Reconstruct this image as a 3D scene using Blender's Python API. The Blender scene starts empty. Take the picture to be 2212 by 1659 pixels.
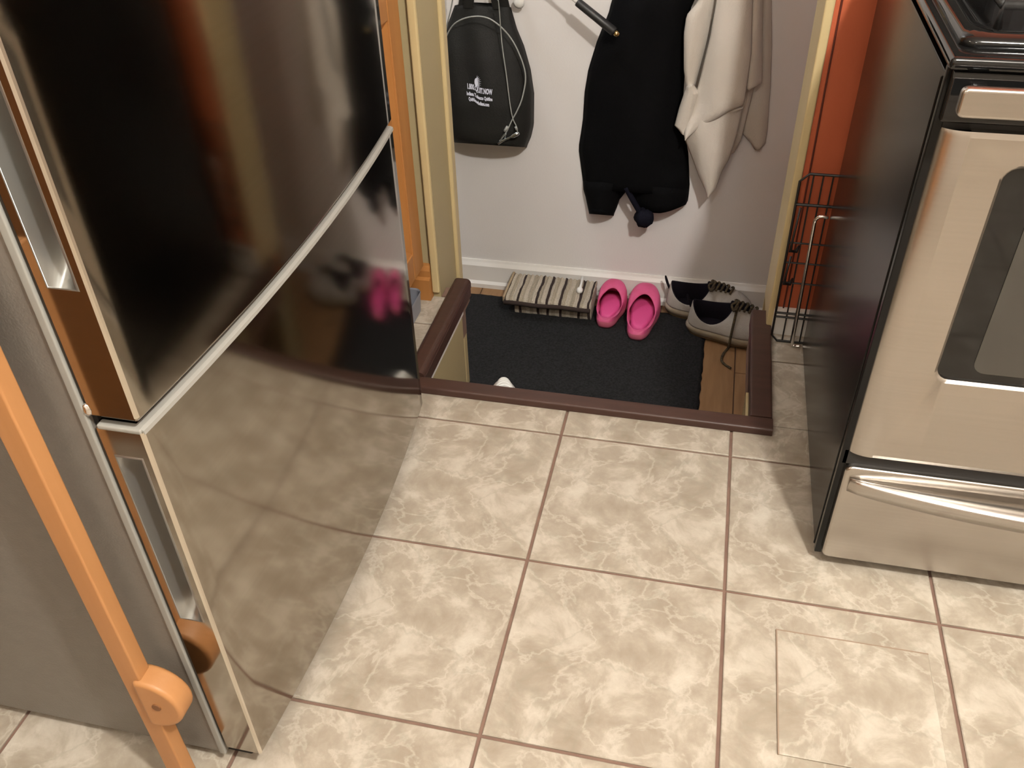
import bpy, bmesh, math, random
from mathutils import Vector, Matrix

T = 0.35                       # metres per floor tile; builders below work in tile units
SC = bpy.context.scene
COL = SC.collection
random.seed(4)
PI = math.pi

# ------------------------------------------------------------------ camera, light, exposure
cam_d = bpy.data.cameras.new('camera')
cam = bpy.data.objects.new('camera', cam_d)
COL.objects.link(cam)
cam_d.sensor_fit = 'HORIZONTAL'; cam_d.sensor_width = 36.0
cam_d.lens = 36.0 * 1909.25 / 2212.0
cam_d.clip_start = 0.02
PITCH, ROLL, YAW = 0.6601, -0.0290, -0.2374
fw = Vector((math.sin(YAW) * math.cos(PITCH), math.cos(YAW) * math.cos(PITCH), -math.sin(PITCH)))
r0 = Vector((math.cos(YAW), -math.sin(YAW), 0)); u0 = r0.cross(fw)
rt = r0 * math.cos(ROLL) + u0 * math.sin(ROLL); up = -r0 * math.sin(ROLL) + u0 * math.cos(ROLL)
M = Matrix((rt, up, -fw)).transposed().to_4x4()
M.translation = Vector((0.6666, -3.977, 3.5184)) * T
cam.matrix_world = M
SC.camera = cam

SC.view_settings.view_transform = 'Standard'
SC.view_settings.look = 'None'
SC.view_settings.gamma = 1.0
SC.view_settings.use_curve_mapping = False
SC.view_settings.exposure = 0.0

world = bpy.data.worlds.new('world'); SC.world = world
world.use_nodes = True
world.node_tree.nodes['Background'].inputs[0].default_value = (1.0, 0.86, 0.70, 1)
world.node_tree.nodes['Background'].inputs[1].default_value = 0.05

def lamp(name, loc, power, radius, color):
    d = bpy.data.lights.new(name, 'POINT'); d.energy = power; d.shadow_soft_size = radius; d.color = color
    o = bpy.data.objects.new(name, d); COL.objects.link(o); o.location = Vector(loc) * T
    return o
WARM = (1.0, 0.955, 0.885)
L1 = (2.4, -3.85, 6.40)
L_FILL = (-.6, -6.6, 6.35)
lamp('ceiling_lamp_glow', L_FILL, 20, 0.06, WARM)  # weak fill added far behind the camera, no known lamp there
lamp('ceiling_lamp_glow', L1, 170, 0.05, WARM)
lamp('landing_lamp_glow', (-2.5, 2.35, 6.3), 24, 0.08, (0.80, 0.88, 1.0))

# ------------------------------------------------------------------ helpers
ORG = {}
def V(p): return Vector(p) * T

def empty(name, base, label=None, cat=None, group=None, kind=None):
    o = bpy.data.objects.new(name, None); COL.objects.link(o)
    o.location = V(base); o.empty_display_size = 0.05
    ORG[o.name] = V(base)
    tag(o, label, cat, group, kind)
    return o

def tag(o, label=None, cat=None, group=None, kind=None):
    if label: o['label'] = label
    if cat: o['category'] = cat
    if group: o['group'] = group
    if kind: o['kind'] = kind
    return o

def obj(name, vf, mat, parent=None, smooth=False, bevel=0, seg=2, sub=0, solid=0, org=None, angle=None):
    vs, fs = vf
    if parent is not None:
        o0 = ORG[parent.name]
    elif org is not None:
        o0 = V(org)
    else:
        o0 = Vector((0, 0, 0))
    me = bpy.data.meshes.new(name)
    me.from_pydata([tuple(Vector(v) * T - o0) for v in vs], [], fs)
    bm = bmesh.new(); bm.from_mesh(me)
    bmesh.ops.recalc_face_normals(bm, faces=bm.faces)
    bm.to_mesh(me); bm.free()
    me.materials.append(mat)
    for p in me.polygons: p.use_smooth = smooth
    o = bpy.data.objects.new(name, me); COL.objects.link(o)
    if parent is not None:
        o.parent = parent
    else:
        o.location = o0
    ORG[o.name] = o0
    if solid:
        m = o.modifiers.new('s', 'SOLIDIFY'); m.thickness = solid * T; m.offset = 0
    if bevel:
        m = o.modifiers.new('b', 'BEVEL'); m.width = bevel * T; m.segments = seg; m.limit_method = 'ANGLE'
        m.angle_limit = angle or math.radians(35)
        for p in me.polygons: p.use_smooth = True
        w = o.modifiers.new('w', 'WEIGHTED_NORMAL'); w.keep_sharp = True
    if sub:
        m = o.modifiers.new('u', 'SUBSURF'); m.levels = sub; m.render_levels = sub
    return o

def struct(name, vf, mat, parent=None, **k):
    o = obj(name, vf, mat, parent, **k)
    if parent is None: o['kind'] = 'structure'
    return o

def box(x0, x1, y0, y1, z0, z1):
    v = [(x0, y0, z0), (x1, y0, z0), (x1, y1, z0), (x0, y1, z0), (x0, y0, z1), (x1, y0, z1), (x1, y1, z1), (x0, y1, z1)]
    f = [(0, 3, 2, 1), (4, 5, 6, 7), (0, 1, 5, 4), (1, 2, 6, 5), (2, 3, 7, 6), (3, 0, 4, 7)]
    return v, f

def join(*vfs):
    V_, F_ = [], []
    for vs, fs in vfs:
        n = len(V_); V_ += list(vs); F_ += [tuple(i + n for i in f) for f in fs]
    return V_, F_

def prism(poly, axis, a, b):
    """extrude a 2-D polygon along an axis from a to b"""
    def P(u, v, w):
        return {'x': (w, u, v), 'y': (u, w, v), 'z': (u, v, w)}[axis]
    n = len(poly)
    vs = [P(u, v, a) for u, v in poly] + [P(u, v, b) for u, v in poly]
    fs = [tuple(range(n))[::-1], tuple(range(n, 2 * n))] + [(i, (i + 1) % n, n + (i + 1) % n, n + i) for i in range(n)]
    return vs, fs

def loft(rings, caps=True, closed=True):
    n = len(rings[0]); vs = [p for r in rings for p in r]; fs = []
    for i in range(len(rings) - 1):
        for j in range(n if closed else n - 1):
            k = (j + 1) % n
            fs.append((i * n + j, i * n + k, (i + 1) * n + k, (i + 1) * n + j))
    if caps:
        fs.append(tuple(range(n))[::-1]); fs.append(tuple((len(rings) - 1) * n + j for j in range(n)))
    return vs, fs

def tube(pts, r, n=8, closed=False):
    pts = [Vector(p) for p in pts]; rings = []
    N = len(pts)
    prev = None
    for i, p in enumerate(pts):
        a = pts[(i - 1) % N] if (i > 0 or closed) else p
        b = pts[(i + 1) % N] if (i < N - 1 or closed) else p
        t = (b - a).normalized()
        if prev is None:
            s = t.cross(Vector((0, 0, 1)))
            if s.length < 1e-3: s = t.cross(Vector((1, 0, 0)))
        else:
            s = prev - t * prev.dot(t)
        s.normalize(); prev = s; c = t.cross(s)
        rr = r[i] if isinstance(r, (list, tuple)) else r
        rings.append([tuple(p + (s * math.cos(2 * PI * k / n) + c * math.sin(2 * PI * k / n)) * rr) for k in range(n)])
    if closed:
        rings.append(rings[0])
        return loft(rings, caps=False)
    return loft(rings)

def spline(pts, m=6, closed=False):
    pts = [Vector(p) for p in pts]; out = []; N = len(pts)
    for i in range(N if closed else N - 1):
        if closed: a, b, c, d = pts[i - 1], pts[i], pts[(i + 1) % N], pts[(i + 2) % N]
        else: a, b, c, d = pts[max(i - 1, 0)], pts[i], pts[i + 1], pts[min(i + 2, N - 1)]
        for k in range(m):
            t = k / m
            out.append(0.5 * ((2 * b) + (c - a) * t + (2 * a - 5 * b + 4 * c - d) * t * t + (3 * b - a - 3 * c + d) * t ** 3))
    if not closed: out.append(pts[-1])
    return out

def rrect(x0, x1, z0, z1, r, n=5):
    """rounded rectangle outline; r may be one radius or four (lower-left, lower-right, upper-right, upper-left)"""
    rs = r if isinstance(r, (list, tuple)) else [r] * 4
    out = []
    for (cx, cz, a0, q) in ((x0 + rs[0], z0 + rs[0], PI, rs[0]), (x1 - rs[1], z0 + rs[1], 1.5 * PI, rs[1]), (x1 - rs[2], z1 - rs[2], 0, rs[2]), (x0 + rs[3], z1 - rs[3], .5 * PI, rs[3])):
        for k in range(n + 1):
            a = a0 + .5 * PI * k / n
            out.append((cx + q * math.cos(a), cz + q * math.sin(a)))
    return out

def lathe(prof, cx, cy, n=16, axis='z'):
    rings = []
    for r, z in prof:
        rings.append([(cx + r * math.cos(2 * PI * k / n), cy + r * math.sin(2 * PI * k / n), z) for k in range(n)])
    return loft(rings)

def scan(poly, z):
    xs = []
    n = len(poly)
    for i in range(n):
        (x0, z0), (x1, z1) = poly[i], poly[(i + 1) % n]
        if (z0 <= z < z1) or (z1 <= z < z0):
            xs.append(x0 + (x1 - x0) * (z - z0) / (z1 - z0))
    return (min(xs), max(xs)) if xs else None

def interp(tab, z):
    """tab: list of (z, value), z descending or ascending"""
    tab = sorted(tab)
    if z <= tab[0][0]: return tab[0][1]
    for (a, va), (b, vb) in zip(tab, tab[1:]):
        if a <= z <= b: return va + (vb - va) * (z - a) / (b - a)
    return tab[-1][1]

# ------------------------------------------------------------------ materials
def mat(name, color, rough=0.5, metal=0.0, spec=0.5, noise=None, bump=None, coat=0.0, aniso=0.0, obj_co=True):
    """noise = (scale, second colour, detail[, stretch]); bump = (scale, strength[, stretch])"""
    m = bpy.data.materials.new(name); m.use_nodes = True
    nt = m.node_tree; N = nt.nodes; L = nt.links
    b = N['Principled BSDF']
    b.inputs['Base Color'].default_value = (*color, 1)
    b.inputs['Roughness'].default_value = rough
    b.inputs['Metallic'].default_value = metal
    b.inputs['Specular IOR Level'].default_value = spec
    b.inputs['Coat Weight'].default_value = coat
    b.inputs['Anisotropic'].default_value = aniso
    tc = N.new('ShaderNodeTexCoord')
    def co(stretch):
        if stretch is None: return tc.outputs['Object']
        mp = N.new('ShaderNodeMapping'); mp.inputs['Scale'].default_value = stretch
        L.new(tc.outputs['Object'], mp.inputs[0]); return mp.outputs[0]
    if noise:
        t = N.new('ShaderNodeTexNoise'); t.inputs['Scale'].default_value = noise[0]; t.inputs['Detail'].default_value = noise[2]
        L.new(co(noise[3] if len(noise) > 3 else None), t.inputs['Vector'])
        r = N.new('ShaderNodeValToRGB'); r.color_ramp.elements[0].position = .32; r.color_ramp.elements[1].position = .68
        r.color_ramp.elements[0].color = (*color, 1); r.color_ramp.elements[1].color = (*noise[1], 1)
        L.new(t.outputs[0], r.inputs[0]); L.new(r.outputs[0], b.inputs['Base Color'])
    if bump:
        t = N.new('ShaderNodeTexNoise'); t.inputs['Scale'].default_value = bump[0]; t.inputs['Detail'].default_value = 3
        L.new(co(bump[2] if len(bump) > 2 else None), t.inputs['Vector'])
        p = N.new('ShaderNodeBump'); p.inputs['Strength'].default_value = bump[1]; p.inputs['Distance'].default_value = 0.004
        L.new(t.outputs[0], p.inputs['Height']); L.new(p.outputs[0], b.inputs['Normal'])
    return m

def tile_mat():
    m = bpy.data.materials.new('marbled_tile'); m.use_nodes = True
    nt = m.node_tree; N = nt.nodes; L = nt.links; b = N['Principled BSDF']
    tc = N.new('ShaderNodeTexCoord')
    def noise(scale, detail, dist, rough=.55):
        t = N.new('ShaderNodeTexNoise'); t.inputs['Scale'].default_value = scale; t.inputs['Detail'].default_value = detail
        t.inputs['Distortion'].default_value = dist; t.inputs['Roughness'].default_value = rough
        L.new(tc.outputs['Object'], t.inputs['Vector']); return t
    def ramp(src, stops):
        r = N.new('ShaderNodeValToRGB'); e = r.color_ramp.elements
        e[0].position, e[0].color = stops[0][0], (*stops[0][1], 1); e[1].position, e[1].color = stops[-1][0], (*stops[-1][1], 1)
        for p, c in stops[1:-1]:
            x = e.new(p); x.color = (*c, 1)
        L.new(src, r.inputs[0]); return r
    base = ramp(noise(13, 10, .30, .62).outputs[0], [(.30, (.305, .255, .195)), (.44, (.365, .315, .25)), (.51, (.41, .36, .29)), (.58, (.49, .44, .365)), (.70, (.57, .525, .445))])
    vein = ramp(noise(8, 7, .4).outputs[0], [(.480, (0, 0, 0)), (.50, (1, 1, 1)), (.520, (0, 0, 0))])
    dark = ramp(noise(4.4, 5, .4).outputs[0], [(.485, (0, 0, 0)), (.50, (1, 1, 1)), (.515, (0, 0, 0))])
    mx = N.new('ShaderNodeMix'); mx.data_type = 'RGBA'
    f = N.new('ShaderNodeMath'); f.operation = 'MULTIPLY'; f.inputs[1].default_value = .45; L.new(vein.outputs[0], f.inputs[0])
    L.new(f.outputs[0], mx.inputs['Factor']); L.new(base.outputs[0], mx.inputs['A']); mx.inputs['B'].default_value = (.60, .555, .475, 1)
    mx2 = N.new('ShaderNodeMix'); mx2.data_type = 'RGBA'
    f2 = N.new('ShaderNodeMath'); f2.operation = 'MULTIPLY'; f2.inputs[1].default_value = .30; L.new(dark.outputs[0], f2.inputs[0])
    L.new(f2.outputs[0], mx2.inputs['Factor']); L.new(mx.outputs['Result'], mx2.inputs['A']); mx2.inputs['B'].default_value = (.29, .27, .21, 1)
    L.new(mx2.outputs['Result'], b.inputs['Base Color'])
    b.inputs['Roughness'].default_value = .42
    b.inputs['Specular IOR Level'].default_value = .35
    return m

def stripe_mat():
    m = bpy.data.materials.new('striped_weave'); m.use_nodes = True
    nt = m.node_tree; N = nt.nodes; L = nt.links; b = N['Principled BSDF']
    tc = N.new('ShaderNodeTexCoord'); sp = N.new('ShaderNodeSeparateXYZ'); L.new(tc.outputs['Object'], sp.inputs[0])
    w = N.new('ShaderNodeTexNoise'); w.inputs['Scale'].default_value = 14; L.new(tc.outputs['Object'], w.inputs['Vector'])
    ad = N.new('ShaderNodeMath'); ad.operation = 'MULTIPLY_ADD'; ad.inputs[1].default_value = .012; L.new(w.outputs[0], ad.inputs[0]); L.new(sp.outputs[0], ad.inputs[2])
    s = N.new('ShaderNodeMath'); s.operation = 'MULTIPLY'; s.inputs[1].default_value = 1 / (0.20 * T * 2); L.new(ad.outputs[0], s.inputs[0])
    fr = N.new('ShaderNodeMath'); fr.operation = 'FRACT'; L.new(s.outputs[0], fr.inputs[0])
    r = N.new('ShaderNodeValToRGB'); r.color_ramp.interpolation = 'CONSTANT'; e = r.color_ramp.elements
    dk, c1, c2, c3 = (.035, .02, .018, 1), (.46, .40, .31, 1), (.58, .52, .43, 1), (.42, .37, .29, 1)
    e[0].position, e[0].color = 0, c1; e[1].position, e[1].color = .95, c2
    for p, c in ((.10, c2), (.20, dk), (.26, c1), (.36, c2), (.46, c3), (.55, c2), (.64, dk), (.70, c3), (.78, c2), (.88, dk), (.94, c1)):
        x = e.new(p); x.color = c
    L.new(fr.outputs[0], r.inputs[0])
    n2 = N.new('ShaderNodeTexNoise'); n2.inputs['Scale'].default_value = 240; L.new(tc.outputs['Object'], n2.inputs['Vector'])
    mx = N.new('ShaderNodeMix'); mx.data_type = 'RGBA'; mx.blend_type = 'MULTIPLY'; mx.inputs['Factor'].default_value = .6
    L.new(r.outputs[0], mx.inputs['A']); L.new(n2.outputs[0], mx.inputs['B'])
    g = N.new('ShaderNodeMix'); g.data_type = 'RGBA'; g.blend_type = 'MULTIPLY'; g.inputs['Factor'].default_value = 1
    g.inputs['B'].default_value = (1.15, 1.13, 1.10, 1); L.new(mx.outputs['Result'], g.inputs['A'])
    L.new(g.outputs['Result'], b.inputs['Base Color']); b.inputs['Roughness'].default_value = .95
    p = N.new('ShaderNodeBump'); p.inputs['Strength'].default_value = .6; p.inputs['Distance'].default_value = .004
    L.new(n2.outputs[0], p.inputs['Height']); L.new(p.outputs[0], b.inputs['Normal'])
    return m

def wood_mat(name, c1, c2, rough=.4, stretch=(6, 6, .6), scale=6):
    return mat(name, c1, rough, noise=(scale, c2, 6, stretch), bump=(40, .05, stretch), spec=.4)

M_TILE = tile_mat()
M_GROUT = mat('grout', (.22, .135, .10), .9, noise=(30, (.175, .105, .08), 3))
M_RIM = mat('tile_edge', (.30, .22, .16), .8)
M_WALLW = mat('grey_white_wall', (.79, .765, .755), .65, noise=(3, (.77, .745, .735), 3), bump=(160, .12), spec=.25)
M_ORANGE = mat('orange_wall', (.50, .12, .052), .55, noise=(4, (.475, .11, .048), 3), bump=(140, .1), spec=.25)
M_BEIGE = mat('beige_wall', (.60, .55, .48), .6, noise=(4, (.58, .53, .465), 3), bump=(140, .1), spec=.25)
M_CASE = mat('cream_gloss_paint', (.60, .48, .26), .38, noise=(8, (.57, .455, .245), 3), spec=.4)
M_JAMB = mat('olive_cream_paint', (.43, .355, .20), .45, noise=(6, (.41, .335, .19), 3), spec=.35)  # casing's cream paint with the jamb's grazing-light shade put into the colour
M_BASEB = mat('white_gloss_paint', (.80, .78, .75), .35, noise=(10, (.77, .75, .72), 3), spec=.4)
M_BROWN = mat('brown_wood_trim', (.062, .030, .022), .42, noise=(8, (.050, .024, .018), 4, (1, 8, 8)), bump=(60, .05), spec=.4)
M_OAK = wood_mat('oak', (.46, .205, .062), (.39, .165, .048), .38)
M_OAKL = wood_mat('light_oak', (.46, .22, .085), (.41, .19, .07), .45)
M_PLANK = mat('laminate_plank', (.30, .17, .08), .45, noise=(9, (.235, .125, .055), 5, (8, .8, 1)), spec=.4)
M_MAT = mat('black_mat', (.011, .011, .0115), .95, noise=(150, (.026, .026, .027), 4), bump=(260, .9), spec=.15)
M_STEEL = mat('dark_stainless', (.38, .35, .305), .10, 1.0, noise=(5, (.365, .335, .29), 3, (.5, .5, 30)))
M_EDGE = mat('bright_steel_edge', (.78, .74, .66), .22, 1.0)
M_EDGELIGHT = mat('satin_grey_strip', (.29, .285, .26), .7, spec=.1)  # light caught by refrigerator edges, put into a matt grey
M_SILVER = mat('satin_silver', (.36, .365, .35), .30, .8, spec=.5)
M_STEELW = mat('brushed_stainless', (.50, .47, .435), .27, 1.0, noise=(6, (.48, .45, .415), 3, (.4, 1, 40)), bump=(80, .02, (1, 1, 60)), aniso=.4)
M_CHROME = mat('chrome', (.75, .74, .72), .15, 1.0)
M_FRSIDE = mat('grey_fridge_paint', (.18, .162, .14), .38, noise=(60, (.168, .15, .13), 3), bump=(300, .12), spec=.45)
M_GASKET = mat('dark_gasket', (.012, .011, .010), .6)
M_ENAMEL = mat('black_enamel', (.005, .0048, .0046), .20, spec=.22, bump=(12, .02))
M_BLACKGL = mat('black_gloss_glass', (.006, .006, .006), .06, spec=.5)
M_OVENGL = mat('oven_glass', (.045, .042, .036), .10, spec=.6, noise=(2, (.06, .055, .045), 2))
M_IRON = mat('cast_iron', (.012, .012, .012), .5, bump=(90, .2))
M_BAG = mat('black_bag_fabric', (.0095, .0090, .0085), .7, bump=(300, .25), spec=.3, noise=(6, (.013, .013, .011), 2))
M_PRINT = mat('white_print', (.72, .74, .86), .6)
M_CABLE = mat('coated_cable', (.33, .34, .32), .35, spec=.5)
M_CLIP = mat('steel_clip', (.62, .68, .70), .25, 1.0)
M_CLOTH = mat('black_cloth', (.0045, .0045, .005), .95, bump=(200, .3), spec=.05)
M_NAVY = mat('navy_cord_knot', (.007, .007, .013), .9, bump=(120, .4), spec=.1)
M_TOWEL = mat('off_white_cloth', (.64, .59, .53), .92, noise=(5, (.58, .53, .46), 3), bump=(220, .25), spec=.1)
M_RUBBER = mat('black_rubber', (.018, .018, .018), .45, bump=(70, .1))
M_BRASS = mat('brass', (.80, .62, .28), .22, 1.0)
M_WHITEP = mat('white_plastic', (.80, .79, .76), .35)
M_PINK = mat('pink_foam', (.66, .105, .26), .50, noise=(20, (.56, .075, .185), 3), bump=(200, .08), spec=.35)
M_PINKS = mat('pink_foam_sole', (.60, .13, .22), .6, noise=(12, (.50, .12, .17), 3))
M_PINKF = mat('pink_footbed', (.68, .075, .26), .6, bump=(160, .15))
M_MESH = mat('grey_white_mesh', (.47, .44, .40), .85, noise=(9, (.38, .35, .31), 4), bump=(320, .4), spec=.15)
M_SOLE = mat('off_white_sole', (.46, .41, .34), .7, noise=(14, (.33, .27, .18), 4))
M_GUM = mat('gum_outsole', (.15, .09, .035), .8, noise=(14, (.09, .055, .022), 3))
M_LINING = mat('dark_lining', (.010, .008, .012), .95, bump=(200, .3), spec=.1)
M_LACE = mat('brown_black_lace', (.030, .022, .014), .9, noise=(160, (.10, .07, .03), 2), bump=(300, .4))
M_SHOEB = mat('black_canvas', (.010, .010, .010), .9, bump=(200, .3), spec=.1)
M_SHOEW = mat('white_toe_cap', (.80, .82, .80), .5)
M_WIRE = mat('black_wire', (.010, .009, .009), .35)
M_GREYP = mat('grey_plastic', (.24, .25, .29), .45)
M_CHAIRPAD = mat('brown_seat_pad', (.20, .085, .03), .7, bump=(90, .2), noise=(12, (.16, .065, .022), 3))
M_CEIL = mat('white_ceiling', (.72, .70, .66), .8, bump=(120, .1))
M_CORD = mat('dark_red_cord', (.10, .018, .010), .5)
M_BULB = bpy.data.materials.new('lit_diffuser'); M_BULB.use_nodes = True
_b = M_BULB.node_tree.nodes['Principled BSDF']; _b.inputs['Emission Color'].default_value = (1, .85, .65, 1); _b.inputs['Emission Strength'].default_value = 3.0
STRIPES = stripe_mat()

# ------------------------------------------------------------------ room shell
YW, YF, YB, ZL = 1.37, 1.84, 3.50, -1.20        # kitchen wall face, its far face, landing wall, landing floor
X0, X1, Y0, ZC = -3.3, 6.5, -9.6, 6.9
HX0, HX1, HY0 = -.97, 1.11, .325                # opening in the kitchen floor

def minus(r, h):
    x0, x1, y0, y1 = r; a0, a1, b0, b1 = h
    if x1 <= a0 or x0 >= a1 or y1 <= b0 or y0 >= b1: return [r]
    out = []
    if y0 < b0: out.append((x0, x1, y0, b0))
    if y1 > b1: out.append((x0, x1, b1, y1))
    m0, m1 = max(y0, b0), min(y1, b1)
    if x0 < a0: out.append((x0, a0, m0, m1))
    if x1 > a1: out.append((a1, x1, m0, m1))
    return out
HOLE = (HX0, HX1, HY0, 9)
slab = [box(a, b, c, d, -.30, -.012) for a, b, c, d in minus((X0, X1, Y0, YW), HOLE)]
slab += [box(-1.15, HX0, YW, 1.50, -.10, -.001), box(HX1, 1.205, YW, 1.50, -.30, -.001)]
floor = struct('floor', join(*slab), M_GROUT)
G = .0085
tile_cache = {}
for i in range(-4, 7):
    for j in range(-10, 2):
        for (a, b, c, d) in minus((max(i, X0), min(i + 1, X1), max(j, Y0), min(j + 1, YW)), HOLE):
            if b - a < .03 or d - c < .03: continue
            cx, cy = i + .5, j + .5
            full = (b - a > .999 and d - c > .999)
            a2 = a + (G if a == i else 0.004); b2 = b - (G if b == i + 1 else 0.004); c2 = c + (G if c == j else .004); d2 = d - (G if d == j + 1 else .004)
            key = (round(a2 - cx, 4), round(b2 - cx, 4), round(c2 - cy, 4), round(d2 - cy, 4))
            if key not in tile_cache:
                vs, fs = box(a2 - cx, b2 - cx, c2 - cy, d2 - cy, -.0115, 0)
                # small chamfer: inset top ring
                e = .004
                vs = vs[:4] + [(x, y, -.004) for x, y, z in vs[4:]] + [(a2 - cx + e, c2 - cy + e, 0), (b2 - cx - e, c2 - cy + e, 0), (b2 - cx - e, d2 - cy - e, 0), (a2 - cx + e, d2 - cy - e, 0)]
                fs = [(0, 3, 2, 1), (0, 1, 5, 4), (1, 2, 6, 5), (2, 3, 7, 6), (3, 0, 4, 7), (4, 5, 9, 8), (5, 6, 10, 9), (6, 7, 11, 10), (7, 4, 8, 11), (8, 9, 10, 11)]
                me = bpy.data.meshes.new('tile'); me.from_pydata([tuple(Vector(v) * T) for v in vs], [], fs); me.materials.append(M_TILE)
                tile_cache[key] = me
            t = bpy.data.objects.new('tile', tile_cache[key]); COL.objects.link(t); t.parent = floor
            t.location = Vector((cx, cy, 0)) * T
            if full and (j % 2): t.rotation_euler = (0, 0, PI if (j % 4 == 3) else 0)

# landing floor with planks, half step, stairwell sides
lf = struct('floor', box(-3.2, 4.0, .30, YB, ZL - .25, ZL - .02), M_GROUT)
px = -3.2
k = 0
while px < 3.99:
    y = .30 - (k * .77 % 1.9)
    while y < YB:
        a, b = max(y, .30), min(y + 1.9, YB)
        if b - a > .05:
            obj('plank', box(px + .004, min(px + .36, 4.0) - .004, a + .004, b - .004, ZL - .02, ZL), M_PLANK, lf, bevel=.004, seg=1)
        y += 1.9
    px += .36; k += 1
struct('stair_step', box(-.966, 1.9, .302, 1.02, ZL, -.64), M_PLANK, bevel=.02)
struct('wall_stairwell_front', box(-1.2, 2.1, .20, .30, ZL - .2, -.30), M_BASEB)
struct('wall_stairwell_left', box(-1.14, -.9685, .302, 1.27, ZL - .2, -.092), M_JAMB)
struct('wall_stairwell_side', box(-1.30, -1.15, .302, YW - .001, ZL - .2, -.30), M_JAMB)
struct('wall_stairwell_right', box(1.9, 2.1, .30, 1.84, ZL - .2, -.30), M_JAMB)
struct('trim_1', box(1.082, 1.20, .345, .65, ZL, -.02), M_JAMB)
struct('trim_2', box(-1.15, -.966, .335, 1.30, -.092, -.05), M_BASEB)

# kitchen wall with doorway (left part, right part, head)
struct('wall_left', box(X0, -1.152, YW, YF, ZL, ZC), M_JAMB)
struct('wall_right', box(1.252, X1, YW, YF, -.3, ZC), M_ORANGE)
struct('wall_head', box(-1.152, 1.252, YW, YF, 5.9, ZC), M_ORANGE)
struct('wall_below_right', box(1.252, 4.0, YF - .25, YF, ZL, -.3), M_JAMB)
# jamb and casings
struct('trim_3', box(-1.207, -1.150, YW - .035, YW + .0, .045, 5.95), M_CASE, bevel=.012)
struct('trim_4', prism(rrect(-1.168, -1.125, YF - .055, YF + .045, .018, 3), 'z', ZL, 5.9), M_CASE, smooth=False)
struct('trim_5', box(1.198, 1.252, YW - .02, YF, .0, 5.9), M_CASE, bevel=.012)
struct('trim_6', box(1.203, 1.252, YF, YF + .04, ZL, 5.9), M_JAMB)
# brown nosing round the opening
def bull(u0, u1, z0, z1, r): return rrect(u0, u1, z0, z1, [.004, .004, r, r], 5)
struct('trim_7', prism(bull(.222, .338, .001, .052, .016), 'x', -1.09, 1.236), M_BROWN, bevel=0)
struct('trim_8', join(prism(bull(-1.092, -.962, .001, .075, .034), 'y', .339, 1.53), box(-.968, -.958, .339, 1.50, -.05, .04)), M_BROWN)
struct('trim_9', join(prism(bull(1.10, 1.235, .001, .052, .014), 'y', .339, 1.53), box(1.098, 1.108, .339, 1.50, -.06, .035)), M_BROWN)
struct('trim_10', box(HX0, HX1, .31, .324, -.30, 0), M_BROWN)

# landing walls
struct('wall_back', box(-4.2, 4.2, YB, YB + .2, ZL - .2, ZC), M_WALLW)
struct('wall_landing_left', box(-3.4, -3.2, YF, YB, ZL - .2, ZC), M_WALLW)
struct('wall_landing_right', box(4.0, 4.2, YF, YB, ZL - .2, ZC), M_WALLW)
bbp = [(YB, ZL), (YB - .075, ZL), (YB - .075, ZL + .045), (YB - .05, ZL + .07), (YB - .045, ZL + .20), (YB - .045, ZL + .235), (YB - .022, ZL + .268), (YB - .012, ZL + .29), (YB, ZL + .29)]
struct('baseboard_back', prism(bbp, 'x', -3.2, 4.0), M_BASEB)
# other kitchen walls
struct('wall_west', box(X0 - .2, X0, Y0, YW, 0, ZC), M_BEIGE)
struct('wall_east', box(X1, X1 + .2, Y0, YW, 0, ZC), M_BEIGE)
struct('wall_front', box(X0, X1, Y0 - .2, Y0, 0, ZC), M_BEIGE)
struct('ceiling', box(X0, X1, Y0, YB, ZC, ZC + .2), M_CEIL)
bbr = [(YW, 0), (YW - .045, 0), (YW - .045, .15), (YW - .03, .185), (YW, .195)]
struct('baseboard_right', prism(bbr, 'x', 1.235, X1), M_BASEB)
bbl = [(YW, 0), (YW - .075, 0), (YW - .075, .17), (YW - .05, .185), (YW - .05, .235), (YW - .03, .27), (YW, .275)]
struct('baseboard_left', prism(bbl, 'x', -1.62, -1.208), M_OAK)

# ------------------------------------------------------------------ ceiling light and added fill fitting (above the frame)
for n, (lx, ly, lz) in enumerate((L_FILL, L1)):
    t = empty('ceiling_light', (lx, ly, ZC), ['round flush ceiling light farther left above the kitchen', 'round flush ceiling light nearer the right wall'][n], 'ceiling light', 'ceiling lights')
    obj('base', lathe([(.0, ZC), (.40, ZC), (.42, ZC - .03), (.40, ZC - .10), (.0, ZC - .10)], lx, ly, 24), M_WHITEP, t)
    obj('diffuser', lathe([(.36, ZC - .10), (.34, ZC - .14), (.22, ZC - .17), (.0, ZC - .18)], lx, ly, 24), M_BULB, t, smooth=True)

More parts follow.
